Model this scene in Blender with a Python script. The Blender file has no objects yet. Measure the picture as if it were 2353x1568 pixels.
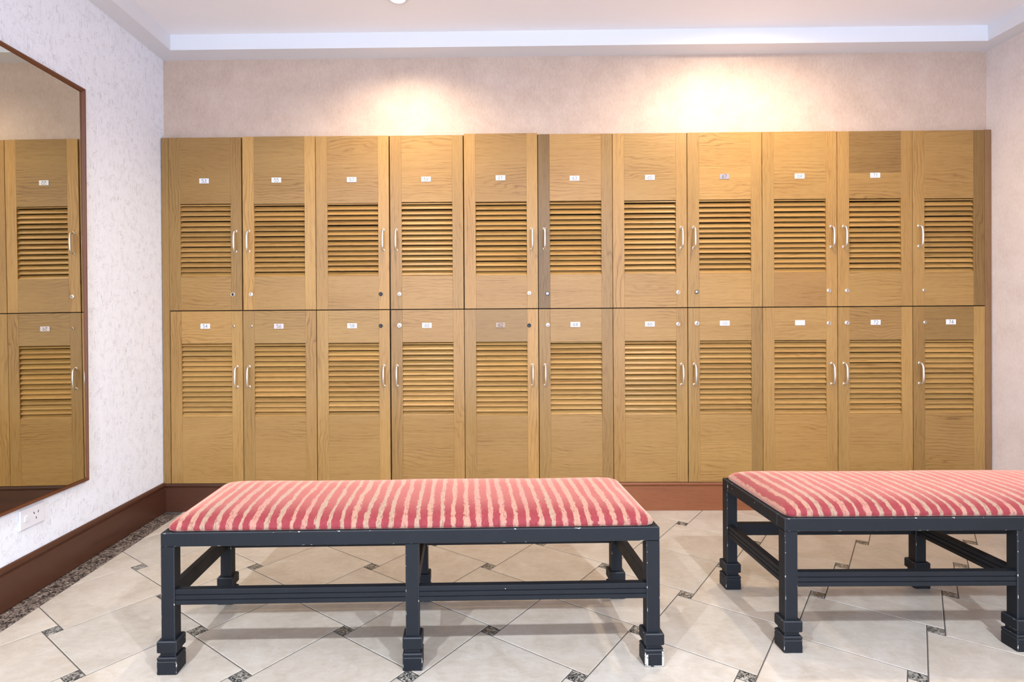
import bpy, math, random
from mathutils import Matrix, Vector
R = math.radians
C = bpy.context.scene.collection
rnd = random.Random(7)

# ------------------------------------------------------------------ mesh builder
class MB:
    def __init__(s):
        s.v = []; s.f = []; s.m = []; s.g = []; s.t = []; s.w = []; s.sm = []
    def face(s, pts, mat=0, tint=(1, 1, 1), g=None, wear=0.0, smooth=False):
        b = len(s.v)
        s.v += [tuple(p) for p in pts]
        s.f.append(list(range(b, b + len(pts)))); s.m.append(mat)
        s.g.append([tuple(g(p)) for p in pts] if g else [tuple(p) for p in pts])
        s.t.append(tint); s.w.append(wear); s.sm.append(smooth)
    def build(s, name, mats, parent=None, merge=True, loc=None):
        me = bpy.data.meshes.new(name)
        me.from_pydata(s.v, [], s.f)
        if not isinstance(mats, (list, tuple)): mats = [mats]
        for m in mats: me.materials.append(m)
        me.attributes.new('gco', 'FLOAT_VECTOR', 'CORNER'); me.attributes.new('tint', 'FLOAT_COLOR', 'CORNER'); me.attributes.new('wear', 'FLOAT', 'FACE')
        ga, ta, wa = me.attributes['gco'], me.attributes['tint'], me.attributes['wear']
        gv = []; tv = []
        for i, f in enumerate(s.f):
            for k in range(len(f)):
                gv += s.g[i][k]; tv += [*s.t[i], 1.0]
        ga.data.foreach_set('vector', gv); ta.data.foreach_set('color', tv)
        wa.data.foreach_set('value', s.w)
        me.polygons.foreach_set('material_index', s.m)
        me.polygons.foreach_set('use_smooth', s.sm)
        if merge:
            import bmesh
            bm = bmesh.new(); bm.from_mesh(me)
            bmesh.ops.remove_doubles(bm, verts=bm.verts, dist=1e-5)
            bm.to_mesh(me); bm.free()
        me.update()
        o = bpy.data.objects.new(name, me); C.objects.link(o)
        if parent: o.parent = parent
        if loc: o.location = loc
        return o
    # chamfered box; grain axis: 0,1,2
    def box(s, a, b, ch=0.0, mat=0, tint=(1, 1, 1), grain=0, off=None, wear=0.0, T=None):
        x0, y0, z0 = a; x1, y1, z1 = b
        if off is None: off = (rnd.uniform(0, 50), rnd.uniform(0, 50), rnd.uniform(0, 50))
        def g(p):
            q = p
            if grain == 0: c = (q[0], q[2], q[1])
            elif grain == 2: c = (q[2], q[0], q[1])
            else: c = (q[1], q[0], q[2])
            return (c[0] + off[0], c[1] + off[1], c[2] + off[2])
        F = []
        lo = (x0, y0, z0); hi = (x1, y1, z1)
        c = ch
        def P(sx, sy, sz, ax):
            o = []
            for k, sg in enumerate((sx, sy, sz)):
                base = hi[k] if sg > 0 else lo[k]
                o.append(base if (k == ax or c == 0) else base - sg * c)
            return tuple(o)
        for ax in range(3):
            for sg in (-1, 1):
                u, w = [k for k in range(3) if k != ax]
                q = []
                for su, sw in ((-1, -1), (1, -1), (1, 1), (-1, 1)):
                    sgn = [0, 0, 0]; sgn[ax] = sg; sgn[u] = su; sgn[w] = sw
                    q.append(P(*sgn, ax))
                flip = (sg < 0) != (ax == 1)
                F.append((q[::-1] if flip else q, 0))
        if c > 0:
            for ax in range(3):          # edges parallel to ax
                u, w = [k for k in range(3) if k != ax]
                for su in (-1, 1):
                    for sw in (-1, 1):
                        def S(sa):
                            sgn = [0, 0, 0]; sgn[ax] = sa; sgn[u] = su; sgn[w] = sw
                            return sgn
                        q = [P(*S(-1), u), P(*S(1), u), P(*S(1), w), P(*S(-1), w)]
                        F.append((q, 1))
            for sx in (-1, 1):
                for sy in (-1, 1):
                    for sz in (-1, 1):
                        F.append(([P(sx, sy, sz, 0), P(sx, sy, sz, 1), P(sx, sy, sz, 2)], 1))
        ctr = Vector(((x0 + x1) / 2, (y0 + y1) / 2, (z0 + z1) / 2))
        for q, e in F:
            vs = [Vector(p) for p in q]
            n = (vs[1] - vs[0]).cross(vs[2] - vs[0])
            if n.dot(sum(vs, Vector()) / len(vs) - ctr) < 0: q = q[::-1]
            gg = [g(p) for p in q]
            pts = [T @ Vector(p) for p in q] if T is not None else q
            b0 = len(s.v); s.v += [tuple(p) for p in pts]
            s.f.append(list(range(b0, b0 + len(q)))); s.m.append(mat); s.g.append(gg)
            s.t.append(tint); s.w.append(wear if not e else max(wear, 1.0 if wear >= 0 else 0)); s.sm.append(False)
    # extrude closed 2D profile along an axis. f2(a,b,t)->xyz
    def extrude(s, prof, t0, t1, f2, mat=0, tint=(1, 1, 1), smooth=False, wear=0.0, gscale=1.0, off=None):
        if off is None: off = (rnd.uniform(0, 50), rnd.uniform(0, 50), 0)
        n = len(prof); L = [0]
        for i in range(n):
            a = prof[i]; b = prof[(i + 1) % n]; L.append(L[-1] + math.hypot(b[0] - a[0], b[1] - a[1]))
        for i in range(n):
            a = prof[i]; b = prof[(i + 1) % n]
            q = [f2(*a, t0), f2(*b, t0), f2(*b, t1), f2(*a, t1)]
            gg = [(t0 + off[0], L[i] + off[1], 0), (t0 + off[0], L[i + 1] + off[1], 0), (t1 + off[0], L[i + 1] + off[1], 0), (t1 + off[0], L[i] + off[1], 0)]
            b0 = len(s.v); s.v += [tuple(p) for p in q]; s.f.append([b0, b0 + 1, b0 + 2, b0 + 3])
            s.m.append(mat); s.g.append(gg); s.t.append(tint); s.w.append(wear); s.sm.append(smooth)
        for t, rev in ((t0, True), (t1, False)):
            q = [f2(*p, t) for p in prof]
            gg = [(p[0] + off[0], p[1] + off[1], 0) for p in prof]
            if rev: q = q[::-1]; gg = gg[::-1]
            b0 = len(s.v); s.v += [tuple(p) for p in q]; s.f.append(list(range(b0, b0 + n)))
            s.m.append(mat); s.g.append(gg); s.t.append(tint); s.w.append(wear); s.sm.append(False)
    def tube(s, path, rad, seg=10, mat=0, smooth=True):
        rings = []
        for i, p in enumerate(path):
            p = Vector(p)
            d = (Vector(path[min(i + 1, len(path) - 1)]) - Vector(path[max(i - 1, 0)])).normalized()
            x = Vector((1, 0, 0)); y = d.cross(x).normalized()
            r = rad[i] if isinstance(rad, (list, tuple)) else rad
            rings.append([p + x * r * math.cos(2 * math.pi * k / seg) + y * r * math.sin(2 * math.pi * k / seg) for k in range(seg)])
        for a, b in zip(rings, rings[1:]):
            for k in range(seg):
                s.face([a[k], b[k], b[(k + 1) % seg], a[(k + 1) % seg]], mat, smooth=smooth)
        s.face(rings[0], mat); s.face(rings[-1][::-1], mat)
    def lathe(s, prof, axis_fn, seg=20, mats=None, smooth=True):
        # prof: list of (r, h); axis_fn(x,y,h)->xyz
        for i in range(len(prof) - 1):
            (r0, h0), (r1, h1) = prof[i], prof[i + 1]
            m = mats[i] if mats else 0
            for k in range(seg):
                a0 = 2 * math.pi * k / seg; a1 = 2 * math.pi * (k + 1) / seg
                q = [axis_fn(r0 * math.cos(a0), r0 * math.sin(a0), h0), axis_fn(r0 * math.cos(a1), r0 * math.sin(a1), h0),
                     axis_fn(r1 * math.cos(a1), r1 * math.sin(a1), h1), axis_fn(r1 * math.cos(a0), r1 * math.sin(a0), h1)]
                if r0 < 1e-6: q = [q[0], q[2], q[3]]
                elif r1 < 1e-6: q = q[:3]
                s.face(q, m, smooth=smooth)

def fix_normals(o):
    import bmesh
    bm = bmesh.new(); bm.from_mesh(o.data)
    bmesh.ops.recalc_face_normals(bm, faces=bm.faces)
    bm.to_mesh(o.data); bm.free()
    return o
def empty(name, loc=(0, 0, 0), rz=0):
    o = bpy.data.objects.new(name, None); C.objects.link(o)
    o.location = loc; o.rotation_euler = (0, 0, rz); o.empty_display_size = .05
    return o
def tag(o, label, cat, group=None):
    o['label'] = label; o['category'] = cat
    if group: o['group'] = group
    return o
def struct(o):
    o['kind'] = 'structure'; return o

# ------------------------------------------------------------------ materials
class NT:
    def __init__(s, name):
        s.mat = bpy.data.materials.new(name); s.mat.use_nodes = True
        s.t = s.mat.node_tree; s.t.nodes.clear()
        s.out = s.n('ShaderNodeOutputMaterial'); s.b = s.n('ShaderNodeBsdfPrincipled')
        s.t.links.new(s.b.outputs[0], s.out.inputs[0])
    def n(s, typ, **kw):
        nd = s.t.nodes.new(typ)
        for k, v in kw.items(): setattr(nd, k, v)
        return nd
    def put(s, inp, val):
        if hasattr(val, 'is_output') or isinstance(val, bpy.types.NodeSocket): s.t.links.new(val, inp)
        else:
            if isinstance(val, (tuple, list)) and inp.type == 'RGBA' and len(val) == 3: val = (*val, 1)
            inp.default_value = val
    def set(s, **kw):
        for k, v in kw.items(): s.put(s.b.inputs[k.replace('_', ' ')], v)
    def math(s, op, a, b=0.0, clamp=False):
        nd = s.n('ShaderNodeMath', operation=op, use_clamp=clamp); s.put(nd.inputs[0], a); s.put(nd.inputs[1], b); return nd.outputs[0]
    def vmath(s, op, a, b):
        nd = s.n('ShaderNodeVectorMath', operation=op); s.put(nd.inputs[0], a); s.put(nd.inputs[1], b); return nd.outputs[0]
    def attr(s, name):
        return s.n('ShaderNodeAttribute', attribute_name=name)
    def noise(s, vec, scale, detail=2, rough=.5, dist=0.0):
        nd = s.n('ShaderNodeTexNoise'); s.put(nd.inputs['Vector'], vec)
        nd.inputs['Scale'].default_value = scale; nd.inputs['Detail'].default_value = detail
        nd.inputs['Roughness'].default_value = rough; nd.inputs['Distortion'].default_value = dist
        return nd.outputs['Fac']
    def ramp(s, fac, stops, interp='LINEAR'):
        nd = s.n('ShaderNodeValToRGB'); s.put(nd.inputs[0], fac)
        cr = nd.color_ramp; cr.interpolation = interp
        while len(cr.elements) < len(stops): cr.elements.new(.5)
        for e, (p, c) in zip(cr.elements, stops):
            e.position = p; e.color = (*c, 1) if isinstance(c, tuple) else (c, c, c, 1)
        return nd.outputs[0]
    def step(s, x, lo, hi):
        nd = s.n('ShaderNodeMapRange'); s.put(nd.inputs[0], x); nd.inputs[1].default_value = lo; nd.inputs[2].default_value = hi
        return nd.outputs[0]
    def mix(s, fac, a, b, mode='MIX'):
        nd = s.n('ShaderNodeMix', data_type='RGBA', blend_type=mode)
        s.put(nd.inputs[0], fac); s.put(nd.inputs[6], a); s.put(nd.inputs[7], b); return nd.outputs[2]
    def bump(s, h, strength=.2, dist=.001):
        nd = s.n('ShaderNodeBump'); nd.inputs['Strength'].default_value = strength; nd.inputs['Distance'].default_value = dist
        s.put(nd.inputs['Height'], h); s.t.links.new(nd.outputs[0], s.b.inputs['Normal'])

def simple(name, col, rough=.5, metal=0.0, **kw):
    t = NT(name); t.set(Base_Color=col, Roughness=rough, Metallic=metal, **kw); return t.mat

def wood(name, light, mid, dark, rough=.4, ringf=34, contrast=1.0, spec=.4):
    t = NT(name)
    g = t.attr('gco').outputs['Vector']
    sep = t.n('ShaderNodeSeparateXYZ'); t.put(sep.inputs[0], g)
    w1 = t.noise(t.vmath('MULTIPLY', g, (2.1, 7.0, 1.0)), 1.0, 2, .46, .9)
    r = t.math('ADD', t.math('MULTIPLY', sep.outputs[1], ringf), t.math('MULTIPLY', w1, ringf * .115))
    ring = t.math('PINGPONG', r, 1.0)
    ring = t.math('POWER', ring, 3.2)
    mask = t.step(t.noise(t.vmath('MULTIPLY', g, (2.4, 6.0, 1.0)), 1.0, 1), .44, .66)
    ring = t.math('MULTIPLY', ring, t.math('ADD', t.math('MULTIPLY', mask, 1.1), .05))
    streak = t.noise(t.vmath('MULTIPLY', g, (3.5, 170.0, 1.0)), 1.0, 3, .6)
    pore = t.step(t.noise(t.vmath('MULTIPLY', g, (16.0, 480.0, 1.0)), 1.0, 2, .6), .52, .72)
    tone = t.noise(t.vmath('MULTIPLY', g, (1.5, 6.0, 1.0)), 1.0, 2)
    k = contrast
    f = t.math('ADD', t.math('MULTIPLY', ring, .30 * k), t.math('MULTIPLY', streak, .50 * k))
    f = t.math('ADD', f, t.math('MULTIPLY', pore, .34 * k))
    f = t.math('ADD', f, t.math('MULTIPLY', tone, .36 * k))
    f = t.math('ADD', f, -.19 * k)
    col = t.ramp(f, [(0.0, light), (.5, mid), (1.0, dark)])
    col = t.mix(1.0, col, t.attr('tint').outputs['Color'], 'MULTIPLY')
    t.set(Base_Color=col, Roughness=rough, Specular_IOR_Level=spec)
    t.bump(t.math('ADD', t.math('MULTIPLY', pore, -.6), t.math('MULTIPLY', streak, -.4)), .12, .0006)
    return t.mat

OAK = wood('oak', (.435, .250, .078), (.325, .170, .046), (.140, .060, .015), .36, 120, 1.15)
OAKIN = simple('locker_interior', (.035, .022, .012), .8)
MAHOG = wood('mahogany', (.092, .033, .016), (.060, .021, .011), (.026, .010, .006), .33, 30, 1.0)
MIRFRAME = wood('mirror_frame_wood', (.17, .06, .025), (.12, .04, .017), (.06, .02, .01), .35, 20, 1.0)

# painted plaster
def paint(name, col, rough=.7):
    t = NT(name); g = t.n('ShaderNodeNewGeometry').outputs['Position']
    n = t.noise(g, 3.0, 3); n2 = t.noise(g, 220.0, 2)
    c = t.mix(t.math('MULTIPLY', n, .06), col, tuple(x * .8 for x in col))
    t.set(Base_Color=c, Roughness=rough); t.bump(n2, .06, .0006); return t.mat
PAINT = paint('white_ceiling_paint', (.90, .87, .88))
PAINTW = paint('white_trim_paint', (.74, .73, .75))

# pink mottled wallpaper
def wallpaper(name, c0, c1, c2):
    t = NT(name)
    g = t.n('ShaderNodeNewGeometry').outputs['Position']
    n1 = t.noise(g, 9.0, 4, .65); n2 = t.noise(t.vmath('MULTIPLY', g, (1, 1, .45)), 130.0, 3, .65); n3 = t.noise(g, 420.0, 2)
    f = t.math('ADD', t.math('MULTIPLY', n1, .5), t.math('ADD', t.math('MULTIPLY', n2, .45), t.math('MULTIPLY', n3, .25)))
    col = t.ramp(f, [(.38, c0), (.62, c1), (.85, c2)])
    sx = t.n('ShaderNodeSeparateXYZ'); t.put(sx.inputs[0], g)
    fr = t.math('FRACT', t.math('DIVIDE', t.math('ADD', sx.outputs[0], 5.135), .5))
    seam = t.math('LESS_THAN', fr, .0035)
    col = t.mix(t.math('MULTIPLY', seam, .22), col, (.33, .24, .2))
    t.set(Base_Color=col, Roughness=.55); t.bump(t.math('ADD', n2, n3), .10, .0008)
    return t.mat
WALLP = wallpaper('mottled_wallpaper', (.43, .308, .235), (.53, .385, .30), (.61, .465, .375))
WALLR = wallpaper('mottled_wallpaper_cool_lit', (.62, .52, .475), (.72, .62, .575), (.79, .70, .655))  # same paper as the back wall, paled to paint in cool light

# white wallpaper with scratchy grey marks (left wall): uses y,z
t = NT('scratched_wallpaper'); g = t.n('ShaderNodeNewGeometry').outputs['Position']
def scr(rot, lx, ly, lo, hi, off, msk, ms=26.0):
    mp = t.n('ShaderNodeMapping'); t.put(mp.inputs[0], g)
    mp.inputs['Location'].default_value = (off, off * .7, off * .3); mp.inputs['Rotation'].default_value = (rot, 0, 0)
    v = t.vmath('MULTIPLY', mp.outputs[0], (1, lx, ly))
    a = t.step(t.noise(v, 1.0, 2, .6, .1), lo, hi)
    m = t.step(t.noise(mp.outputs[0], ms, 2, .6), msk, msk + .10)
    return t.math('MULTIPLY', a, m)
s1 = scr(0, 360, 26, .56, .66, 1.3, .49)
s2 = scr(R(88), 460, 60, .56, .64, 5.1, .54)
s3 = scr(R(25), 400, 60, .58, .68, 9.7, .56)
s4 = scr(0, 640, 15, .58, .66, 15.0, .44, 14.0)
s5 = scr(R(-14), 420, 110, .58, .66, 22.0, .55, 30.0)
m = t.math('MAXIMUM', t.math('MAXIMUM', s1, s2), t.math('MAXIMUM', s3, t.math('MAXIMUM', t.math('MULTIPLY', s4, .6), s5)))
base = t.mix(t.math('MULTIPLY', t.noise(g, 60.0, 3), .25), (.86, .875, .925), (.79, .80, .85))
col = t.mix(t.math('MULTIPLY', m, .66), base, (.40, .38, .375))
t.set(Base_Color=col, Roughness=.6); t.bump(t.math('MULTIPLY', m, -1), .12, .0008)
SCRATCH = t.mat

# floor tile / granite / grout
t = NT('beige_stone_tile'); g = t.attr('gco').outputs['Vector']
n1 = t.noise(g, 5.0, 4, .6, .8); n2 = t.noise(g, 22.0, 4, .65, 1.2); n3 = t.noise(t.vmath('MULTIPLY', g, (1, 3, 1)), 9.0, 3, .6, 2.0)
f = t.math('ADD', t.math('MULTIPLY', n1, .5), t.math('ADD', t.math('MULTIPLY', n2, .3), t.math('MULTIPLY', n3, .25)))
col = t.ramp(f, [(.36, (.42, .345, .265)), (.54, (.53, .455, .37)), (.74, (.62, .55, .475))])
vein = t.math('ABSOLUTE', t.math('SUBTRACT', t.noise(g, 7.0, 3, .55, 1.6), .5))
vn = t.math('MULTIPLY', t.math('SUBTRACT', 1.0, t.step(vein, 0.0, .010)), .22)
col = t.mix(vn, col, (.70, .64, .58))
col = t.mix(1.0, col, t.attr('tint').outputs['Color'], 'MULTIPLY')
t.set(Base_Color=col, Roughness=t.math('ADD', t.math('MULTIPLY', n2, .16), .26), Specular_IOR_Level=.5)
t.bump(n2, .08, .0015)
TILE = t.mat
def granite(name, cols, sc):
    t = NT(name); g = t.attr('gco').outputs['Vector']
    n = t.noise(g, sc, 4, .65, 1.5); n2 = t.noise(g, sc * 3.1, 2, .6)
    f = t.math('ADD', t.math('MULTIPLY', n, .75), t.math('MULTIPLY', n2, .3))
    col = t.ramp(f, [(.42, cols[0]), (.50, cols[1]), (.565, cols[2]), (.68, cols[3])])
    t.set(Base_Color=col, Roughness=.28); return t.mat
GRAN = granite('speckled_granite', [(.012, .012, .014), (.05, .047, .045), (.30, .265, .21), (.50, .46, .39)], 80.0)
GRANB = granite('brown_granite', [(.015, .014, .015), (.06, .05, .046), (.25, .19, .145), (.42, .34, .27)], 62.0)
GROUT = simple('grey_grout', (.085, .072, .06), .9)

# worn black paint
t = NT('worn_black_paint'); tc = t.n('ShaderNodeTexCoord').outputs['Object']
w = t.attr('wear').outputs['Fac']
n = t.noise(tc, 60.0, 3, .7); nb = t.noise(tc, 14.0, 2, .6)
chip = t.math('MULTIPLY', t.step(t.math('ADD', n, t.math('MULTIPLY', nb, .6)), 0.945, 0.965), t.step(w, .5, .9))
heavy = t.math('MULTIPLY', t.step(t.noise(tc, 45.0, 3, .6), .40, .46), t.step(w, 1.5, 1.9))
vor = t.n('ShaderNodeTexVoronoi'); t.put(vor.inputs['Vector'], tc); vor.inputs['Scale'].default_value = 34.0
vsep = t.n('ShaderNodeSeparateColor'); t.put(vsep.inputs[0], vor.outputs['Color'])
dot = t.math('MULTIPLY', t.math('LESS_THAN', vor.outputs['Distance'], .055), t.math('GREATER_THAN', vsep.outputs[0], .90))
edge = t.math('MULTIPLY', t.step(w, .5, .9), .10)
col = t.mix(t.noise(tc, 9.0, 3), (.006, .0072, .0095), (.010, .0115, .0145))
col = t.mix(edge, col, (.20, .20, .21))
col = t.mix(t.math('MAXIMUM', t.math('MAXIMUM', chip, heavy), dot), col, (.52, .47, .40))
t.set(Base_Color=col, Roughness=t.math('ADD', t.math('MULTIPLY', nb, .25), .42), Specular_IOR_Level=.26)
t.bump(t.noise(tc, 180.0, 2), .05, .0006)
BLACK = t.mat

# striped velvet
t = NT('striped_velvet'); tc = t.n('ShaderNodeTexCoord').outputs['Object']
sx = t.n('ShaderNodeSeparateXYZ'); t.put(sx.inputs[0], tc)
wob = t.math('MULTIPLY', t.math('SUBTRACT', t.noise(t.vmath('MULTIPLY', tc, (1.0, .35, .35)), 26.0, 2), .5), .55)
rag = t.math('MULTIPLY', t.math('SUBTRACT', t.noise(t.vmath('MULTIPLY', tc, (1.0, .16, .16)), 330.0, 2, .6), .5), .40)
rag2 = t.math('MULTIPLY', t.math('SUBTRACT', t.noise(tc, 95.0, 2, .6), .5), .26)
s0 = t.math('ADD', t.math('DIVIDE', t.math('ADD', sx.outputs[0], 3.0), .0355), wob)
idx = t.math('FLOOR', s0)
wn = t.n('ShaderNodeTexWhiteNoise', noise_dimensions='1D'); t.put(wn.inputs['W'], idx)
wn2 = t.n('ShaderNodeTexWhiteNoise', noise_dimensions='1D'); t.put(wn2.inputs['W'], t.math('ADD', idx, 77.3))
s = t.math('ADD', t.math('FRACT', s0), t.math('ADD', rag, rag2))
width = t.math('ADD', t.math('MULTIPLY', wn.outputs['Value'], .18), .54)
red = t.math('MULTIPLY', t.step(s, .03, .07), t.math('SUBTRACT', 1.0, t.step(t.math('SUBTRACT', s, width), 0.0, .05)))
thread = t.noise(t.vmath('MULTIPLY', tc, (1.0, .10, .10)), 620.0, 2, .6)
thread2 = t.noise(t.vmath('MULTIPLY', tc, (1.0, .5, .5)), 900.0, 1)
pale = t.ramp(wn2.outputs['Value'], [(0.0, (.39, .165, .118)), (.34, (.37, .185, .12)), (.67, (.31, .20, .13)), (1.0, (.40, .165, .13))], 'CONSTANT')
fleck = t.math('MULTIPLY', t.step(t.noise(t.vmath('MULTIPLY', tc, (1.0, .28, .28)), 260.0, 3, .7), .54, .60), .8)
pale = t.mix(fleck, pale, (.17, .04, .035))
pale = t.mix(t.math('MULTIPLY', thread, .35), pale, (.50, .30, .215))
redc = t.mix(t.step(thread, .35, .75), (.26, .040, .042), (.17, .014, .026))
redc = t.mix(t.math('MULTIPLY', t.step(thread2, .55, .75), .30), redc, (.50, .12, .09))
col = t.mix(red, pale, redc)
t.set(Base_Color=col, Roughness=.75, Specular_IOR_Level=.2, Sheen_Weight=0.0)
sh = t.n('ShaderNodeBsdfSheen'); sh.distribution = 'ASHIKHMIN'; sh.inputs['Roughness'].default_value = .30
t.put(sh.inputs['Color'], t.mix(red, (.42, .28, .225), (.64, .31, .215)))
ad = t.n('ShaderNodeAddShader'); t.t.links.new(t.b.outputs[0], ad.inputs[0]); t.t.links.new(sh.outputs[0], ad.inputs[1]); t.t.links.new(ad.outputs[0], t.out.inputs[0])
t.bump(t.math('ADD', thread, t.math('MULTIPLY', thread2, .6)), .25, .0012)
VELVET = t.mat

MIRROR = simple('mirror_glass', (.68, .645, .53), .015, 1.0)
NICKEL = simple('satin_nickel', (.80, .76, .70), .34, 1.0)
CHROME = simple('lock_chrome', (.86, .83, .80), .22, 1.0)
BRASS = simple('lock_dull_brass', (.52, .38, .23), .35, 1.0)
BLKPL = simple('black_plastic', (.012, .013, .016), .35)
WHITEP = simple('white_plastic', (.74, .725, .75), .4)
GREYP = simple('grey_metal_plate', (.42, .37, .37), .35, .6)
BROWNP = simple('brown_metal_plate', (.30, .20, .13), .35, .5)
PINKP = simple('pinkish_plate', (.66, .55, .55), .35)
INK = simple('brown_ink', (.05, .03, .022), .6)
INKF = simple('faded_ink', (.27, .24, .27), .6)
INKFF = simple('nearly_gone_ink', (.52, .49, .58), .6)
FILLERD = wood('dark_brown_oak', (.27, .14, .06), (.19, .09, .035), (.10, .045, .018), .4, 30, 1.0)  # darker brown wood tone for the right filler strip
t = NT('lamp_glow'); t.set(Base_Color=(1, .95, .85), Emission_Color=(1, .93, .80, 1), Emission_Strength=14.0); GLOW = t.mat

# ------------------------------------------------------------------ camera (fitted to the photograph)
F, PX, PY, YAW, PIT, ROL, D, H = 1316.143, 1088.475, 733.411, -.010866, -.0040009, -.0063149, 2.93383, .99944
def rotm():
    c, s = math.cos(YAW), math.sin(YAW); A = Matrix(((c, -s, 0), (s, c, 0), (0, 0, 1)))
    c, s = math.cos(PIT), math.sin(PIT); B = Matrix(((1, 0, 0), (0, c, s), (0, -s, c)))
    c, s = math.cos(ROL), math.sin(ROL); G = Matrix(((c, 0, s), (0, 1, 0), (-s, 0, c)))
    return G @ B @ A
M = rotm()
cam = bpy.data.cameras.new('camera'); co = bpy.data.objects.new('camera', cam); C.objects.link(co)
rgt, fwd, up = M[0], M[1], M[2]
co.matrix_world = Matrix(((rgt[0], up[0], -fwd[0], 0), (rgt[1], up[1], -fwd[1], -D), (rgt[2], up[2], -fwd[2], H), (0, 0, 0, 1)))
cam.sensor_width = 36; cam.sensor_fit = 'HORIZONTAL'; cam.lens = F * 36 / 2353
cam.shift_x = (1176.5 - PX) / 2353; cam.shift_y = (PY - 784) / 2353
cam.clip_start = .02
bpy.context.scene.camera = co

# ------------------------------------------------------------------ room
XL, XR, YB, YR = -1.640, 2.602, .035, -5.0
ZS, ZC = 2.343, 2.420
def slab(name, a, b, mat):
    m = MB(); m.box(a, b, wear=-1); return struct(m.build(name, mat))
slab('wall_left', (XL - .12, YR, -.05), (XL, .7, 2.6), SCRATCH)
slab('wall_right', (XR, YR, -.05), (XR + .12, .7, 2.6), WALLR)
m = MB()
m.extrude([(YB, 2.55), (YB, 1.9385), (.50, 1.9385), (.50, -.05), (.62, -.05), (.62, 2.55)], XL, XR, lambda a, b, t: (t, a, b))
struct(fix_normals(m.build('wall_back', WALLP)))
slab('ceiling', (XL, YR, ZC), (XR, YB, ZC + .1), PAINT)
# dropped soffit running round the raised ceiling
m = MB()
U = [(XL, YR), (XL, YB), (XR, YB), (XR, YR), (2.510, YR), (2.510, -.080), (-1.540, -.080), (-1.540, YR)]
n = len(U)
ch = .004
for i in range(n):
    a = U[i]; b = U[(i + 1) % n]
    m.face([(*a, ZS), (*b, ZS), (*b, ZC), (*a, ZC)])
for z, fl in ((ZS, 0), (ZC, 1)):
    for q in ([U[0], U[7], U[6], U[1]], [U[1], U[6], U[5], U[2]], [U[2], U[5], U[4], U[3]]):
        m.face([(*p, z) for p in q])
struct(fix_normals(m.build('trim_1', PAINTW)))

# floor: big beige tiles with small granite insets (two-square pattern laid on the diagonal)
P = .46882; OX, OY = -1.37866, -1.34740
Lq = P / math.sqrt(2); bb = .0455; aa = math.sqrt(Lq * Lq - bb * bb)
ang = R(45) + math.atan2(bb, aa)
U_ = Vector((math.cos(ang), math.sin(ang))); V_ = Vector((-math.sin(ang), math.cos(ang)))
XB = -1.541
def clip(poly, nx, ny, c):      # keep nx*x+ny*y>=c
    out = []
    for i in range(len(poly)):
        a = poly[i]; b = poly[(i + 1) % len(poly)]
        da = nx * a[0] + ny * a[1] - c; db = nx * b[0] + ny * b[1] - c
        if da >= 0: out.append(a)
        if (da > 0 > db) or (da < 0 < db):
            k = da / (da - db); out.append((a[0] + (b[0] - a[0]) * k, a[1] + (b[1] - a[1]) * k))
    return out
def area(p): return .5 * sum(p[i][0] * p[(i + 1) % len(p)][1] - p[(i + 1) % len(p)][0] * p[i][1] for i in range(len(p)))
def inset(poly, d):
    n = len(poly); L = []
    for i in range(n):
        a = Vector(poly[i]); b = Vector(poly[(i + 1) % n]); e = (b - a).normalized(); nn = Vector((-e.y, e.x))
        L.append((a + nn * d, e))
    out = []
    for i in range(n):
        (p, e), (q, f) = L[i - 1], L[i]
        den = e.x * f.y - e.y * f.x
        if abs(den) < 1e-6: out.append(tuple(q)); continue
        k = ((q.x - p.x) * f.y - (q.y - p.y) * f.x) / den
        out.append((p.x + e.x * k, p.y + e.y * k))
    return out
fm = MB()
def tile(poly, mat, tint, off):
    for nx, ny, c in ((1, 0, XB), (-1, 0, -XR), (0, -1, -.012), (0, 1, YR)):
        poly = clip(poly, nx, ny, c)
        if len(poly) < 3: return
    cl = []
    for p in poly:
        if not cl or math.hypot(p[0] - cl[-1][0], p[1] - cl[-1][1]) > .004: cl.append(p)
    if len(cl) > 2 and math.hypot(cl[0][0] - cl[-1][0], cl[0][1] - cl[-1][1]) < .004: cl.pop()
    poly = cl
    if len(poly) < 3 or area(poly) < 4e-5: return
    p1 = inset(poly, .0016); p2 = inset(poly, .0034)
    if area(p2) < 1e-5: return
    g = lambda p: (p[0] + off[0], p[1] + off[1], off[2])
    fm.face([(*p, 0) for p in p2], mat, tint, g)
    for i in range(len(p1)):
        j = (i + 1) % len(p1)
        fm.face([(*p1[i], -.0010), (*p1[j], -.0010), (*p2[j], 0), (*p2[i], 0)], mat, tint, g)
        fm.face([(*p1[i], -.004), (*p1[j], -.004), (*p1[j], -.0010), (*p1[i], -.0010)], mat, tint, g)
for r in range(-9, 8):
    for k in range(-3, 12):
        cx = OX + (k + (.5 if r % 2 == 0 else 0)) * P; cy = OY + r * P / 2
        c0 = Vector((cx, cy))
        def sq(u0, v0, w): return [tuple(c0 + U_ * u + V_ * v) for u, v in ((u0, v0), (u0 + w, v0), (u0 + w, v0 + w), (u0, v0 + w))]
        off = (rnd.uniform(0, 90), rnd.uniform(0, 90), rnd.uniform(0, 90))
        tile(sq(-bb / 2, -bb / 2, bb), 1, (1, 1, 1), off)
        off = (rnd.uniform(0, 90), rnd.uniform(0, 90), rnd.uniform(0, 90))
        b_ = rnd.uniform(.94, 1.05); h_ = rnd.uniform(-.02, .02)
        tile(sq(bb / 2, -bb / 2, aa), 0, (b_ + h_, b_, b_ - h_), off)
fm.face([(XL, YR, -.0016), (XR, YR, -.0016), (XR, .5, -.0016), (XL, .5, -.0016)], 2)
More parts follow.
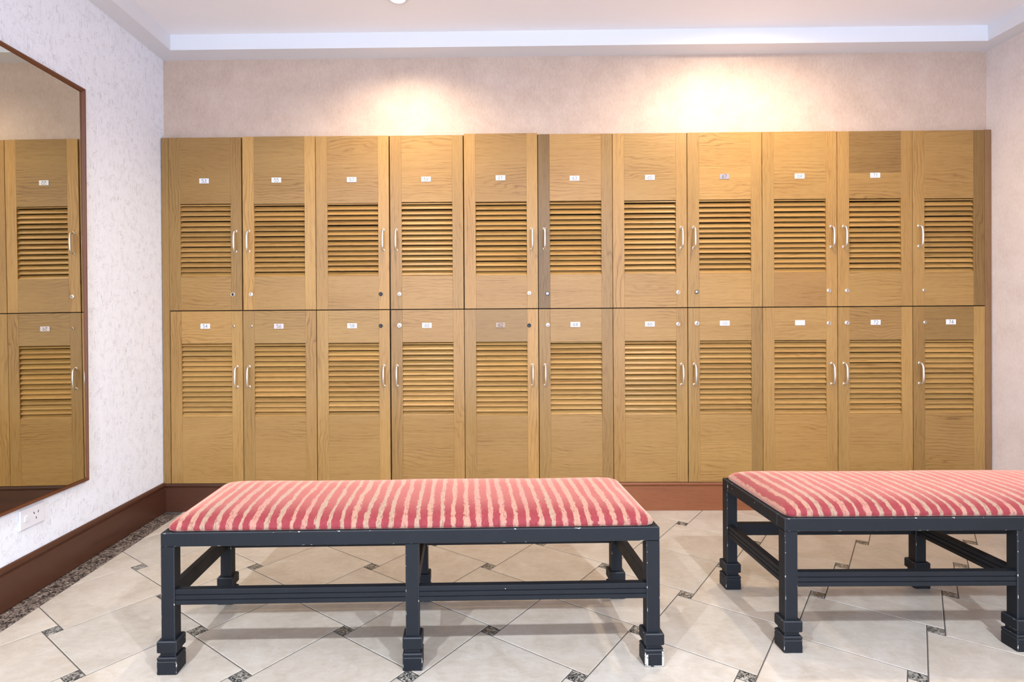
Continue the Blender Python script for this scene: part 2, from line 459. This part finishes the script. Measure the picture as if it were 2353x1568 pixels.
fm.face([(XL, YR, -.06), (XL, .5, -.06), (XR, .5, -.06), (XR, YR, -.06)], 2)
struct(fm.build('floor', [TILE, GRAN, GROUT], merge=False))
m = MB()
y = .0
seg = [-.012, -.62, -1.28, -1.95, -2.6, -3.3, -4.0, -5.0]
for a, b in zip(seg, seg[1:]):
    m.box((-1.629, b + .0006, -.02), (XB - .0012, a - .0006, 0), .0009, off=(rnd.uniform(0, 9),) * 3, wear=-1)
struct(m.build('trim_2', GRANB))

# baseboards
BBP = [(-.001, .152), (.005, .152), (.009, .149), (.0125, .143), (.013, .135), (.0105, .130), (.0085, .1285), (.0085, .1265), (.012, .125), (.0125, .122), (.0125, .004), (.0115, .0005), (-.001, .0005)]
m = MB(); m.extrude(BBP, YR, .004, lambda a, b, t: (XL + a, t, b)); struct(fix_normals(m.build('baseboard_left', MAHOG)))
m = MB(); m.extrude(BBP, YR, .004, lambda a, b, t: (XR - a, t, b)); struct(fix_normals(m.build('baseboard_right', MAHOG)))
KP = [(-.40, .1455), (.003, .1455), (.006, .1440), (.0075, .139), (.0065, .133), (.003, .129), (-.001, .1275), (-.001, .1260), (.003, .1245), (.003, .0005), (-.40, .0005)]
m = MB(); m.extrude(KP, XL + .002, .3195, lambda a, b, t: (t, .008 - a, b)); m.extrude(KP, .3200, XR - .002, lambda a, b, t: (t, .008 - a, b), 0, (3.6, 3.4, 2.6)); struct(fix_normals(m.build('baseboard_back', MAHOG)))  # right length tinted brighter: warm downlight painted into the wood colour

# ------------------------------------------------------------------ number glyphs
def arc(cx, cy, rx, ry, a0, a1, n=14):
    return [(cx + rx * math.cos(R(a0 + (a1 - a0) * i / n)), cy + ry * math.sin(R(a0 + (a1 - a0) * i / n))) for i in range(n + 1)]
GL = {
    '0': [arc(.3, .5, .27, .5, 90, 450, 24)],
    '1': [[(.12, .8), (.34, 1.0), (.34, 0)]],
    '2': [arc(.3, .72, .27, .28, 170, -35, 14) + [(.03, 0), (.58, 0)]],
    '3': [arc(.28, .76, .24, .24, 150, -90, 14), arc(.28, .26, .28, .26, 90, -155, 14)],
    '4': [[(.44, 0), (.44, 1.0), (.02, .30), (.60, .30)]],
    '5': [[(.53, 1.0), (.12, 1.0), (.06, .55)] + arc(.28, .33, .28, .33, 135, -150, 16)],
    '6': [[(.48, 1.0), (.10, .52)] + arc(.3, .31, .27, .31, 150, -210, 24)],
    '7': [[(.03, 1.0), (.57, 1.0), (.20, 0)]],
    '8': [arc(.3, .76, .23, .24, 90, 450, 20), arc(.3, .26, .28, .26, 90, 450, 20)],
    '9': [[(.12, 0), (.50, .48)] + arc(.3, .69, .27, .31, -30, 330, 24)],
}
def glyphs(mb, text, cx, cz, h, wd, y, mat):
    adv = .78 * h; tot = adv * len(text) - .18 * h
    for i, ch_ in enumerate(text):
        x0 = cx - tot / 2 + i * adv
        for line in GL[ch_]:
            pts = [Vector((x0 + a * h, cz - h / 2 + b * h)) for a, b in line]
            for k, (p, q) in enumerate(zip(pts, pts[1:])):
                d = (q - p)
                if d.length < 1e-7: continue
                d.normalize(); nn = Vector((-d.y, d.x)) * wd / 2; e = d * wd * .35
                yy = y - .00004 * (k % 2)
                mb.face([(p.x - e.x + nn.x, yy, p.y - e.y + nn.y), (p.x - e.x - nn.x, yy, p.y - e.y - nn.y), (q.x + e.x - nn.x, yy, q.y + e.y - nn.y), (q.x + e.x + nn.x, yy, q.y + e.y + nn.y)], mat)

# ------------------------------------------------------------------ lockers
def px_x(u, v):       # x on the locker front plane y=0 for a pixel
    d = Vector(((u - PX) / F, 1, -(v - PY) / F)); w = M.transposed() @ d
    k = D / w.y; return w.x * k
def px_z(u, v):
    d = Vector(((u - PX) / F, 1, -(v - PY) / F)); w = M.transposed() @ d
    k = D / w.y; return H + w.z * k
X1, PW = -1.21992, .38
ZT, ZM, ZB = 1.9302, 1.0386, .1485
def TN(v, h=0.0):
    v = v ** 1.35
    return (v * (1 + h), v, v * (1 - .2 * h))

# number: (L stile, R stile, top panel, bottom panel), hinge/handle side, lock pixel, lock style, plate pixel, plate kind
DOORS = {
 53: ((.86, .86, .85, .92), 'R', (535, 677), 'blackrim', (469, 416), 'w'),
 55: ((1.14, 1.14, .90, .96), 'L', (577, 677), 'dark', (635, 414), 'w'),
 57: ((1.02, 1.12, .90, .98), 'R', (875, 676), 'black', (808, 413), 'w'),
 59: ((.93, .97, 1.02, .98), 'L', (918, 676), 'chrome', (979, 412), 'w'),
 61: ((1.06, 1.05, .90, .98), 'R', (1216, 674), 'worn', (1150, 409), 'w'),
 63: ((.60, .88, 1.0, .97), 'L', (1258, 675), 'darkrim', (1320, 410), 'w'),
 65: ((1.06, 1.0, .97, 1.0), 'R', (1558, 672), 'chrome', (1493, 408), 'w'),
 67: ((.96, 1.0, 1.06, 1.04), 'L', (1601, 671), 'darkrim', (1664, 406), 'grey'),
 69: ((.96, 1.05, 1.0, .86), 'R', (1904, 668), 'chrome', (1837, 405), 'w'),
 71: ((1.0, .94, .92, .98), 'L', (1946, 668), 'chrome', (2011, 403), 'w'),
 73: ((.95, .66, .90, .96), 'L', (2123, 667), 'small', None, None),
 54: ((.95, 1.06, 1.06, .97), 'R', (537, 750), 'brass', (472, 750), 'w'),
 56: ((.88, .95, .92, .93), 'L', (578, 750), 'brass', (641, 750), 'pink'),
 58: ((1.02, 1.06, 1.0, .94), 'R', (875, 749), 'black', (809, 749), 'w'),
 60: ((.84, 1.0, .97, .93), 'L', (918, 748), 'large', (981, 748), 'w'),
 62: ((.90, 1.12, .84, .90), 'R', (1216, 748), 'black', (1150, 747), 'brown'),
 64: ((.88, .80, .95, .92), 'L', (1259, 747), 'chrome', (1322, 746), 'w'),
 66: ((.96, .95, 1.0, .95), 'R', (1558, 745), 'chrome', (1493, 745), 'w'),
 68: ((.96, .80, 1.0, 1.0), 'L', (1601, 743), 'large', (1665, 743), 'faded'),
 70: ((.98, 1.02, 1.0, 1.0), 'R', (1904, 743), 'chrome', (1838, 742), 'gone'),
 72: ((.95, 1.02, .84, .96), 'L', (1946, 742), 'large', (2012, 741), 'w'),
 74: ((.82, 1.02, .76, .90), 'L', (2125, 741), 'small', (2185, 740), 'w'),
}
LOCKTXT = {'blackrim': 'a black lock in a chrome ring', 'dark': 'a dull chrome lock', 'black': 'a black lock', 'chrome': 'a chrome lock', 'worn': 'a worn grey lock',
           'darkrim': 'a dark ringed lock', 'brass': 'a dull brass lock', 'large': 'a large bright lock', 'small': 'a small lock'}
# gaps (half widths, m) left/right of each column, upper and lower rows
GU = [.002, .0036, .0016, .0034, .0026, .0018, .0014, .0018, .0014, .0018, .0014, .001]
GD = [.002, .0018, .0016, .0036, .0014, .0020, .0014, .0020, .0014, .0018, .0018, .001]
def front(x, y, h): return (x, -h, y)

def make_door(num, col, row, parent, org):
    tint, side, lk, ls, pl, pk = DOORS[num]
    rr = random.Random(num * 13 + 5)
    G = GU if row == 0 else GD
    xl = X1 + (col - 1) * PW + G[col]; xr = X1 + col * PW - G[col + 1]
    if col == 0: xl = (-1.5975 if row == 0 else -1.5945)
    if col == 10: xr = 2.5625
    z0, z1 = (ZM + .0024, ZT) if row == 0 else (ZB, ZM - .0024)
    if row == 0: z1 += {61: .006, 55: .002, 57: .0012, 67: .001, 69: .001}.get(num, 0)
    lz0, lz1 = (1.2131, 1.5875) if row == 0 else (.4930, .8686)
    lz0 += rr.uniform(-.002, .002); lz1 += rr.uniform(-.002, .002)
    sl, sr = (.0585, .0555)
    th = .020; yo = rr.uniform(-.0012, .0012)
    lx, rx = xl + sl, xr - sr
    X = lambda x: x - org[0]
    Z = lambda z: z - org[2]
    mb = MB()
    hue = lambda: rr.uniform(-.02, .02)
    c = .0005
    mb.box((X(xl), yo, Z(z0)), (X(lx), yo + th, Z(z1)), c, 0, TN(tint[0], hue()), 2)
    mb.box((X(rx), yo, Z(z0)), (X(xr), yo + th, Z(z1)), c, 0, TN(tint[1], hue()), 2)
    e = .00015
    d1 = rr.uniform(-.0002, .0006)
    def panel(a, b, tn):
        mb.box((X(lx) + e, yo + d1, Z(a)), (X(rx) - e, yo + th - .001, Z(b)), c, 0, tn, 0)
    if num == 71:
        zs = 1.7190; panel(lz1, zs - .00005, TN(.93, .0)); panel(zs + .00005, z1, TN(.70, .02))
    elif num in (59, 67):
        zs = px_z(960, 388); panel(lz1, zs - .00005, TN(tint[2] * 1.02, .0)); panel(zs + .00005, z1, TN(tint[2] * .97, .0))
    else:
        panel(lz1, z1, TN(tint[2], hue()))
    pinkish = {67: -.0, 69: .06, 70: .04}.get(num, hue())
    if num in (65, 68):
        zs = z0 + .055 if num == 65 else .36; panel(z0, zs - .00005, TN(tint[3] * 1.03, 0)); panel(zs + .00005, lz0, TN(tint[3] * .98, 0))
    else: panel(z0, lz0, TN(tint[3], pinkish))
    door = mb.build('door', OAK, parent)
    # louvre slats
    sb = MB(); pitch = .0262
    zf = lz0 + .001 + rr.uniform(0, .008) - pitch * .3
    th_s = .0080; wd_s = .0262; a = R(52)
    k = 0
    while True:
        zb = zf + k * pitch
        if zb > lz1 - .006: break
        tn = rr.uniform(.92, 1.15)
        dz = rr.uniform(-.0012, .0012)
        # slat profile: local (p along slat from outer-lower edge, q thickness)
        prof = []
        for i in range(7):
            t_ = math.pi / 2 + math.pi * i / 6
            prof.append((th_s / 2 + th_s / 2 * math.cos(t_), th_s / 2 * math.sin(t_)))
        prof += [(wd_s, -th_s / 2), (wd_s, th_s / 2)]
        pp = []
        for p_, q_ in prof:
            yy = .0012 + p_ * math.cos(a) * 1.0 + q_ * -math.sin(a) + th_s * .35
            zz = zb + dz + p_ * math.sin(a) + q_ * math.cos(a)
            zz = min(max(zz, lz0 + .0004), lz1 - .0004)
            pp.append((yo + yy, Z(zz)))
        off = (rr.uniform(0, 50), rr.uniform(0, 50), 0)
        zz_ = [p[1] for p in pp]
        if max(zz_) - min(zz_) > .003:
            sb.extrude(pp, X(lx) - .002, X(rx) + .002, lambda A, B, t: (t, A, B), 0, TN(tn, rr.uniform(-.02, .03)), False, 0.0, 1.0, off)
        k += 1
    fix_normals(sb.build('louvre_slats', OAK, door))
    # handle
    hz = (1.3947 if row == 0 else .6975) - (px_x(0, 0) * 0)
    hx = (xr - .0300) if side == 'R' else (xl + .0300)
    hb = MB(); hh = .052; pr = .026
    path = [(X(hx), yo, Z(hz + hh)), (X(hx), yo - .008, Z(hz + hh)), (X(hx), yo - .017, Z(hz + hh - .002)), (X(hx), yo - .023, Z(hz + hh - .009)), (X(hx), yo - pr, Z(hz + hh - .020)),
            (X(hx), yo - pr - .0015, Z(hz)), (X(hx), yo - pr, Z(hz - hh + .020)), (X(hx), yo - .023, Z(hz - hh + .009)), (X(hx), yo - .017, Z(hz - hh + .002)), (X(hx), yo - .008, Z(hz - hh)), (X(hx), yo, Z(hz - hh))]
    hb.tube(path, [.0058, .0050, .0046, .0046, .0051, .0056, .0051, .0046, .0046, .0050, .0058], 10)
    for sgn in (1, -1):
        hb.lathe([(0.0, .0035), (.0055, .0033), (.0078, .002), (.0082, 0)], lambda x, y_, h: (X(hx) + x, yo - h, Z(hz + sgn * hh) + y_), 14)
    ho = fix_normals(hb.build('handle', NICKEL, door))
    # lock
    lxp, lzp = px_x(*lk), px_z(*lk)
    lb = MB()
    r = {'large': .0118, 'small': .0082, 'brass': .0088}.get(ls, .0102)
    fn = lambda x, y_, h: (X(lxp) + x, yo - h, Z(lzp) + y_)
    if ls == 'black':
        lb.lathe([(r, -.001), (r, .003), (r * .9, .0042), (r * .5, .0046), (r * .45, .0040), (0, .0040)], fn, 22, [1] * 5)
    else:
        rim = 2 if ls == 'darkrim' else 0
        face = {'blackrim': 1, 'dark': 0, 'darkrim': 0}.get(ls, 0)
        lb.lathe([(r, -.001), (r, .0022), (r * .93, .0034), (r * .74, .0036)], fn, 22, [rim] * 3)
        lb.lathe([(r * .74, .0036), (r * .70, .0024)], fn, 22, [1])
        lb.lathe([(r * .70, .0024), (r * .66, .0030), (0, .0032)], fn, 22, [face] * 2)
        if face == 0:
            w_, h_ = r * .34, r * .13
            lb.box((X(lxp) - w_, yo - .0036, Z(lzp) - h_), (X(lxp) + w_, yo - .0030, Z(lzp) + h_), 0, 1)
    mats = [BRASS if ls == 'brass' else (NICKEL if ls in ('worn', 'dark', 'small') else CHROME), BLKPL, BLKPL]
    lo_ = fix_normals(lb.build('lock', mats, door))
    if ls in ('black', 'blackrim'): lo_['label'] = 'black lock'
    # number plate
    if pl:
        cx, cz = px_x(*pl), px_z(*pl)
        pb = MB(); pw, ph = .0245, .0127
        pm = {'w': WHITEP, 'grey': GREYP, 'pink': PINKP, 'brown': BROWNP, 'faded': WHITEP, 'gone': WHITEP}[pk]
        im = {'faded': INKF, 'gone': INKFF}.get(pk, INK)
        rot = rr.uniform(-.012, .012)
        pb.box((X(cx) - pw, yo - .0022, Z(cz) - ph), (X(cx) + pw, yo + .0002, Z(cz) + ph), .0004)
        glyphs(pb, str(num), X(cx), Z(cz), .0170, .0019, yo - .0023, 1)
        po = pb.build('number_plate', [pm, im], door, merge=False)
        if pk == 'gone': po['label'] = 'white plate with an almost vanished 70'
        elif pk in ('grey', 'brown', 'pink'): po['label'] = {'grey': 'grey metal plate', 'brown': 'brown metal plate', 'pink': 'pinkish plate'}[pk] + ' numbered %d' % num
        elif pk == 'faded': po['label'] = 'white plate with faded number 68'
        else: po['label'] = 'white plate numbered %d' % num
    return xl, xr

for row in (0, 1):
    for col in range(11):
        num = 53 + col * 2 + row
        org = (X1 + (col - .5) * PW, 0, ZM + .0012 if row == 0 else ZB - .002)
        lk = DOORS[num][3]; pk = DOORS[num][5]
        where = 'upper' if row == 0 else 'lower'
        if pk is None: lab = 'upper oak louvred locker with no number plate at the right end of the row'
        else:
            pt = {'w': 'white plate numbered %d', 'grey': 'grey metal plate numbered %d', 'pink': 'pinkish plate numbered %d', 'brown': 'brown plate numbered %d', 'faded': 'white plate with a faded %d', 'gone': 'white plate with an almost vanished %d'}[pk] % num
            lab = '%s oak louvred locker, %s, %s' % (where, pt, LOCKTXT[lk])
        root = tag(empty('locker', org), lab, 'locker', 'oak lockers along the back wall')
        make_door(num, col, row, root, org)
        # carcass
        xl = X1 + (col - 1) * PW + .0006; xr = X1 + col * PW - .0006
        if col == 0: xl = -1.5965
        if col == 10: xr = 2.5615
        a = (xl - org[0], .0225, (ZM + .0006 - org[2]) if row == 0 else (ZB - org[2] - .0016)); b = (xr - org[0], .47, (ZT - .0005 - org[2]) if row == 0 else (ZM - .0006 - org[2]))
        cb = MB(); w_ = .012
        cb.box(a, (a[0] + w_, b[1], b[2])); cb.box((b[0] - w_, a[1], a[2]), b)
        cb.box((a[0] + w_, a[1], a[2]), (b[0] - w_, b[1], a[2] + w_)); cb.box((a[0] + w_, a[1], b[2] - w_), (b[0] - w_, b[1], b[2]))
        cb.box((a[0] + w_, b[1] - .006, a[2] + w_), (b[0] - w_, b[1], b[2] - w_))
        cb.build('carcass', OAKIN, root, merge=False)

# filler panels at both ends of the row
m = MB(); m.box((-.0205, -.0, 0), (.0165, .03, ZT - .147), .0012, 0, TN(.86), 2)
o = m.build('filler_panel', OAK, None); o.location = (-1.6155, .001, .147)
tag(o, 'narrow oak filler strip between the white papered wall and the leftmost lockers', 'panel')
m = MB()
pr = [(-.0165, .022), (-.0165, -.001), (.004, -.001), (.012, .000), (.019, .003), (.0235, .009), (.0245, .018), (.0245, .022)]
m.extrude(pr, 0, ZT + .0015 - .147, lambda a, b, t: (a, b, t), 0, TN(1.0), False)
o = fix_normals(m.build('filler_panel', FILLERD)); o.location = (2.5815 - .002, .001, .147)
for p in o.data.polygons: pass
tag(o, 'dark rounded wooden filler strip between the rightmost lockers and the right wall', 'panel')

# ------------------------------------------------------------------ benches
BL, BD = 1.4125, .430
ZR0, ZR1 = .356, .396
def leg_mesh(worn=False):
    m = MB()
    hf, hl, hn = .0280, .0190, .0215
    secs = [(hf - .002, 0, 0), (hf, .002, 1), (hf, .036, 0), (hf - .0012, .0375, 1), (hf - .0012, .0400, 1), (hf, .0415, 1), (hf, .0465, 0), (hf - .0022, .0490, 1), (hn, .0495, 0), (hn, .0605, 0),
            (hf - .0022, .0612, 0), (hf, .0636, 1), (hf, .0915, 0), (hf - .0025, .0945, 1), (hl, .0955, 0), (hl, ZR0, 0)]
    def loop(h, z):
        c = .0022
        return [(-h + c, -h, z), (h - c, -h, z), (h, -h + c, z), (h, h - c, z), (h - c, h, z), (-h + c, h, z), (-h, h - c, z), (-h, -h + c, z)]
    L = [loop(h, z) for h, z, e in secs]
    for i in range(len(L) - 1):
        for k in range(8):
            e = 1.0 if (k % 2 == 1 or secs[i + 1][2] and abs(secs[i + 1][0] - secs[i][0]) > 1e-6 and i != 4) else 0.0
            if worn and i < 7 and (k in (7, 1) or (k == 0 and i in (0,))): e = 2.0
            m.face([L[i][k], L[i][(k + 1) % 8], L[i + 1][(k + 1) % 8], L[i + 1][k]], 0, wear=e)
    m.face(L[0][::-1]); m.face(L[-1])
    if worn:    # paint scuffed off along the edges of the foot block's front
        for x0, x1, z0, z1 in ((-.0255, -.019, .003, .036), (.0205, .0255, .004, .045), (-.0245, .0245, .0025, .0045)):
            m.face([(x0, -hf - .0001, z0), (x1, -hf - .0001, z0), (x1, -hf - .0001, z1), (x0, -hf - .0001, z1)], 0, wear=2.0)
    return m
def stretcher_prof():
    h0, h1, d = .0, .0435, .0028
    # (depth from outer face, z): outer face at 0 facing outward (negative)
    pts = [(.001, 0), (0, .001)]
    for c in (.0145, .0290): pts += [(0, c - .0016), (d, c - .0009), (d, c + .0009), (0, c + .0016)]
    pts += [(0, h1 - .001), (.001, h1), (.021, h1), (.022, h1 - .001), (.022, .001), (.021, 0)]
    return pts
def make_bench(loc, rz, label, worn=False):
    root = tag(empty('bench', loc, rz), label, 'bench', 'striped benches')
    fr = MB(); w_ = .045; hx, hy = BL / 2, BD / 2
    for sy in (-1, 1):
        y0, y1 = (-hy, -hy + w_) if sy < 0 else (hy - w_, hy)
        fr.box((-hx, y0, ZR0 + .0005), (hx, y1, ZR1), .0022)
    for sx in (-1, 1):
        x0, x1 = (-hx, -hx + w_) if sx < 0 else (hx - w_, hx)
        fr.box((x0, -hy + w_ + .0001, ZR0 + .0005), (x1, hy - w_ - .0001, ZR1), .0022)
    fr.box((-hx + w_, -hy + w_, ZR0 + .012), (hx - w_, hy - w_, ZR1 - .004), 0)
    fr.build('seat_frame', BLACK, root, merge=False)
    li = .0190
    xs = [-hx + li, 0, hx - li]; ys = [-hy + li, hy - li]
    for iy, y in enumerate(ys):
        for ix, x in enumerate(xs):
            lm = leg_mesh(worn and iy == 0 and ix == 2)
            lo = fix_normals(lm.build('leg', BLACK, root)); lo.location = (x, y, 0)
            if worn and iy == 0 and ix == 2: lo['label'] = 'leg with paint scuffed off its foot'
    zs = .1905; pf = stretcher_prof()
    for iy, y in enumerate(ys):
        sg = -1 if iy == 0 else 1
        for a, b in ((xs[0] + li - .0185, xs[1] - li + .0), (xs[1] + li, xs[2] - li + .0185)):
            a2, b2 = (xs[0] + li, xs[1] - li) if a < xs[1] - .1 else (xs[1] + li, xs[2] - li)
            m = MB(); m.extrude(pf, a2 - .0003, b2 + .0003, lambda p, q, t: (t, y + sg * (li - .004 - p), zs + q), wear=0.0)
            fix_normals(m.build('stretcher', BLACK, root))
    for ix, x in enumerate(xs):
        sg = -1 if ix == 0 else 1
        m = MB()
        m.extrude(pf, ys[0] + li - .0003, ys[1] - li + .0003, lambda p, q, t: (x + (sg * (li - .004 - p) if ix != 1 else p - .011), t, zs + q))
        fix_normals(m.build('cross_stretcher', BLACK, root))
    # cushion
    cm = MB(); chx, chy = hx - .010, hy - .010; z0 = ZR1 - .0005
    prof = [(.003, 0), (0, .003), (-.001, .008), (.0005, .0135), (.004, .0185), (.011, .0245), (.022, .0305), (.038, .0360), (.058, .0402), (.082, .0432), (.11, .0450), (.15, .0462), (.19, .0466)]
    def ring(ins, z):
        r = max(.028 - .4 * ins, .006) if ins < .05 else .006
        r = .026 + ins * .35
        ax, ay = chx - ins, chy - ins; r = min(r, ay * .98)
        pts = []
        for cx, cy, a0 in ((ax - r, ay - r, 0), (-ax + r, ay - r, 90), (-ax + r, -ay + r, 180), (ax - r, -ay + r, 270)):
            for k in range(7):
                t_ = R(a0 + 15 * k); pts.append((cx + r * math.cos(t_), cy + r * math.sin(t_)))
        # densify long sides
        out = []
        N = len(pts)
        for i in range(N):
            a = pts[i]; b = pts[(i + 1) % N]; out.append(a)
            if i % 7 == 6:
                nseg = 30 if i in (6, 20) else 10
                for k in range(1, nseg): out.append((a[0] + (b[0] - a[0]) * k / nseg, a[1] + (b[1] - a[1]) * k / nseg))
        res = []
        for (x, y_) in out:
            lump = .0012 * math.sin(x * 23 + 1.3) * math.sin(y_ * 17) + .0010 * math.sin(x * 9.1 + 4 * y_)
            res.append((x, y_, z0 + z + (lump if ins > .02 else 0)))
        return res
    Rg = [ring(i, z) for i, z in prof]
    for A, B in zip(Rg, Rg[1:]):
        n_ = len(A)
        for k in range(n_):
            cm.face([A[k], A[(k + 1) % n_], B[(k + 1) % n_], B[k]], 0, smooth=True)
    n_ = len(Rg[-1]); top = Rg[-1]
    cm.face(top, 0, smooth=True); cm.face(Rg[0][::-1], 0)
    cm.build('cushion', VELVET, root)
    return root
def place(cx, cy, ang):   # from front-left corner of the seat frame
    c, s = math.cos(ang), math.sin(ang); x, y = BL / 2, BD / 2
    return (cx + c * x - s * y, cy + s * x + c * y, 0)
A1 = R(1.60)
make_bench(place(-.9025, -1.3355, A1), A1, 'black bench with red striped cushion standing whole in front of lockers 54 to 64', True)
A2 = R(.45)
make_bench(place(.8995, -1.2300, A2), A2, 'black bench with red striped cushion at the right, cut off by the picture edge')

# ------------------------------------------------------------------ mirror on the left wall
root = tag(empty('wall_mirror', (XL, -1.55, .332)), 'large mirror in a brown wooden frame on the white papered wall', 'mirror')
my0, my1 = -.966, .972        # local y: right edge at -.588
mh = 1.618
prof = [(0, 0), (0, .0155), (.004, .0168), (.0075, .016), (.009, .0135), (.011, .0130), (.0120, .0115), (.0140, .0105), (.0145, .0090), (.0145, 0)]   # (inward, out from wall)
fm_ = MB()
rect = [(my0, 0), (my1, 0), (my1, mh), (my0, mh)]
def corner(i, ins):
    y, z = rect[i]; return (y + (ins if i in (0, 3) else -ins), z + (ins if i in (0, 1) else -ins))
n = len(prof)
for i in range(4):
    j = (i + 1) % 4; off = rnd.uniform(0, 30)
    for k in range(n):
        p, q = prof[k], prof[(k + 1) % n]
        a, b, c, d = corner(i, p[0]), corner(j, p[0]), corner(j, q[0]), corner(i, q[0])
        pts = [(p[1], *a), (p[1], *b), (q[1], *c), (q[1], *d)]
        along = 0 if i in (0, 2) else 1
        fm_.face(pts, 0, g=lambda P_: (P_[1 + along] + off, P_[2 - along] + P_[0] + off, 0))
fix_normals(fm_.build('frame', MIRFRAME, root))
m = MB(); m.box((.0015, my0 + .0135, .0135), (.0085, my1 - .0135, mh - .0135), .0015)
gl = m.build('glass', MIRROR, root)
PV = Vector((.0088, .972, mh / 2))
gl.matrix_local = Matrix.Translation(PV) @ Matrix.Rotation(.0086, 4, 'Z') @ Matrix.Rotation(-.0050, 4, 'Y') @ Matrix.Translation((-.0085, -.972, -mh / 2))

# ------------------------------------------------------------------ power outlet under the mirror
root = tag(empty('power_outlet', (XL, -.868, .283)), 'white power outlet low on the papered wall under the mirror', 'outlet')
m = MB(); m.box((0, -.058, -.0365), (.0075, .058, .0365), .003); m.build('plate', WHITEP, root)
m = MB()
for yc, zc, rz in ((-.007 + .012, .010, 25), (.013 + .012, .010, -25)):
    T = Matrix.Translation((.0078, yc, zc)) @ Matrix.Rotation(R(rz), 4, 'X')
    m.box((-.0005, -.0012, -.0042), (.0005, .0012, .0042), T=T)
m.box((.0073, .003 + .012 - .0012, -.014), (.0083, .003 + .012 + .0012, -.006))
m.build('socket_slots', BLKPL, root)
m = MB(); m.box((.007, -.040, -.010), (.0105, -.024, .012), .0015); m.build('rocker_switch', WHITEP, root)

# ------------------------------------------------------------------ recessed downlight
LX, LY = -.356, -.386
root = tag(empty('downlight', (LX, LY, ZC)), 'glowing round recessed downlight in the white ceiling at the top edge', 'light')
m = MB(); m.lathe([(.030, -.002), (.0315, -.0065), (.040, -.008), (.0455, -.005), (.0465, 0)], lambda x, y_, h: (x, y_, h), 28)
fix_normals(m.build('trim_ring', WHITEP, root))
m = MB(); m.lathe([(.0305, -.0015), (.024, -.004), (.012, -.0062), (0, -.007)], lambda x, y_, h: (x, y_, h), 28)
fix_normals(m.build('bulb', GLOW, root))

# ------------------------------------------------------------------ lights
def spot(name, loc, target, power, col, cone, blend, rad):
    l = bpy.data.lights.new(name, 'SPOT'); l.energy = power; l.color = col; l.spot_size = R(cone); l.spot_blend = blend; l.shadow_soft_size = rad
    o = bpy.data.objects.new(name, l); C.objects.link(o); o.location = loc
    d = Vector(target) - Vector(loc); o.rotation_euler = d.to_track_quat('-Z', 'Y').to_euler()
    return o
WARM = (1.0, .85, .64); COOL = (.76, .86, 1.0)
spot('warm_downlight', (LX, LY, ZC - .012), (LX + .0, LY + .02, 0), 66, WARM, 148, .8, .03)
spot('warm_downlight', (1.30, -.56, ZC - .015), (1.30, -.30, 0.6), 70, WARM, 168, .7, .03)
spot('room_downlight', (-1.05, -3.22, ZC - .02), (-1.05, -3.1, 0), 255, COOL, 166, .8, .02)
spot('room_downlight', (1.05, -3.12, ZC - .02), (1.05, -3.0, 0), 255, COOL, 166, .8, .02)
w = bpy.data.worlds.new('world'); bpy.context.scene.world = w; w.use_nodes = True
bg = w.node_tree.nodes.get('Background'); bg.inputs[0].default_value = (.63, .76, 1.0, 1); bg.inputs[1].default_value = 6.2

vs = bpy.context.scene.view_settings
vs.view_transform = 'Standard'; vs.look = 'None'; vs.gamma = 1; vs.use_curve_mapping = False; vs.exposure = -0.06
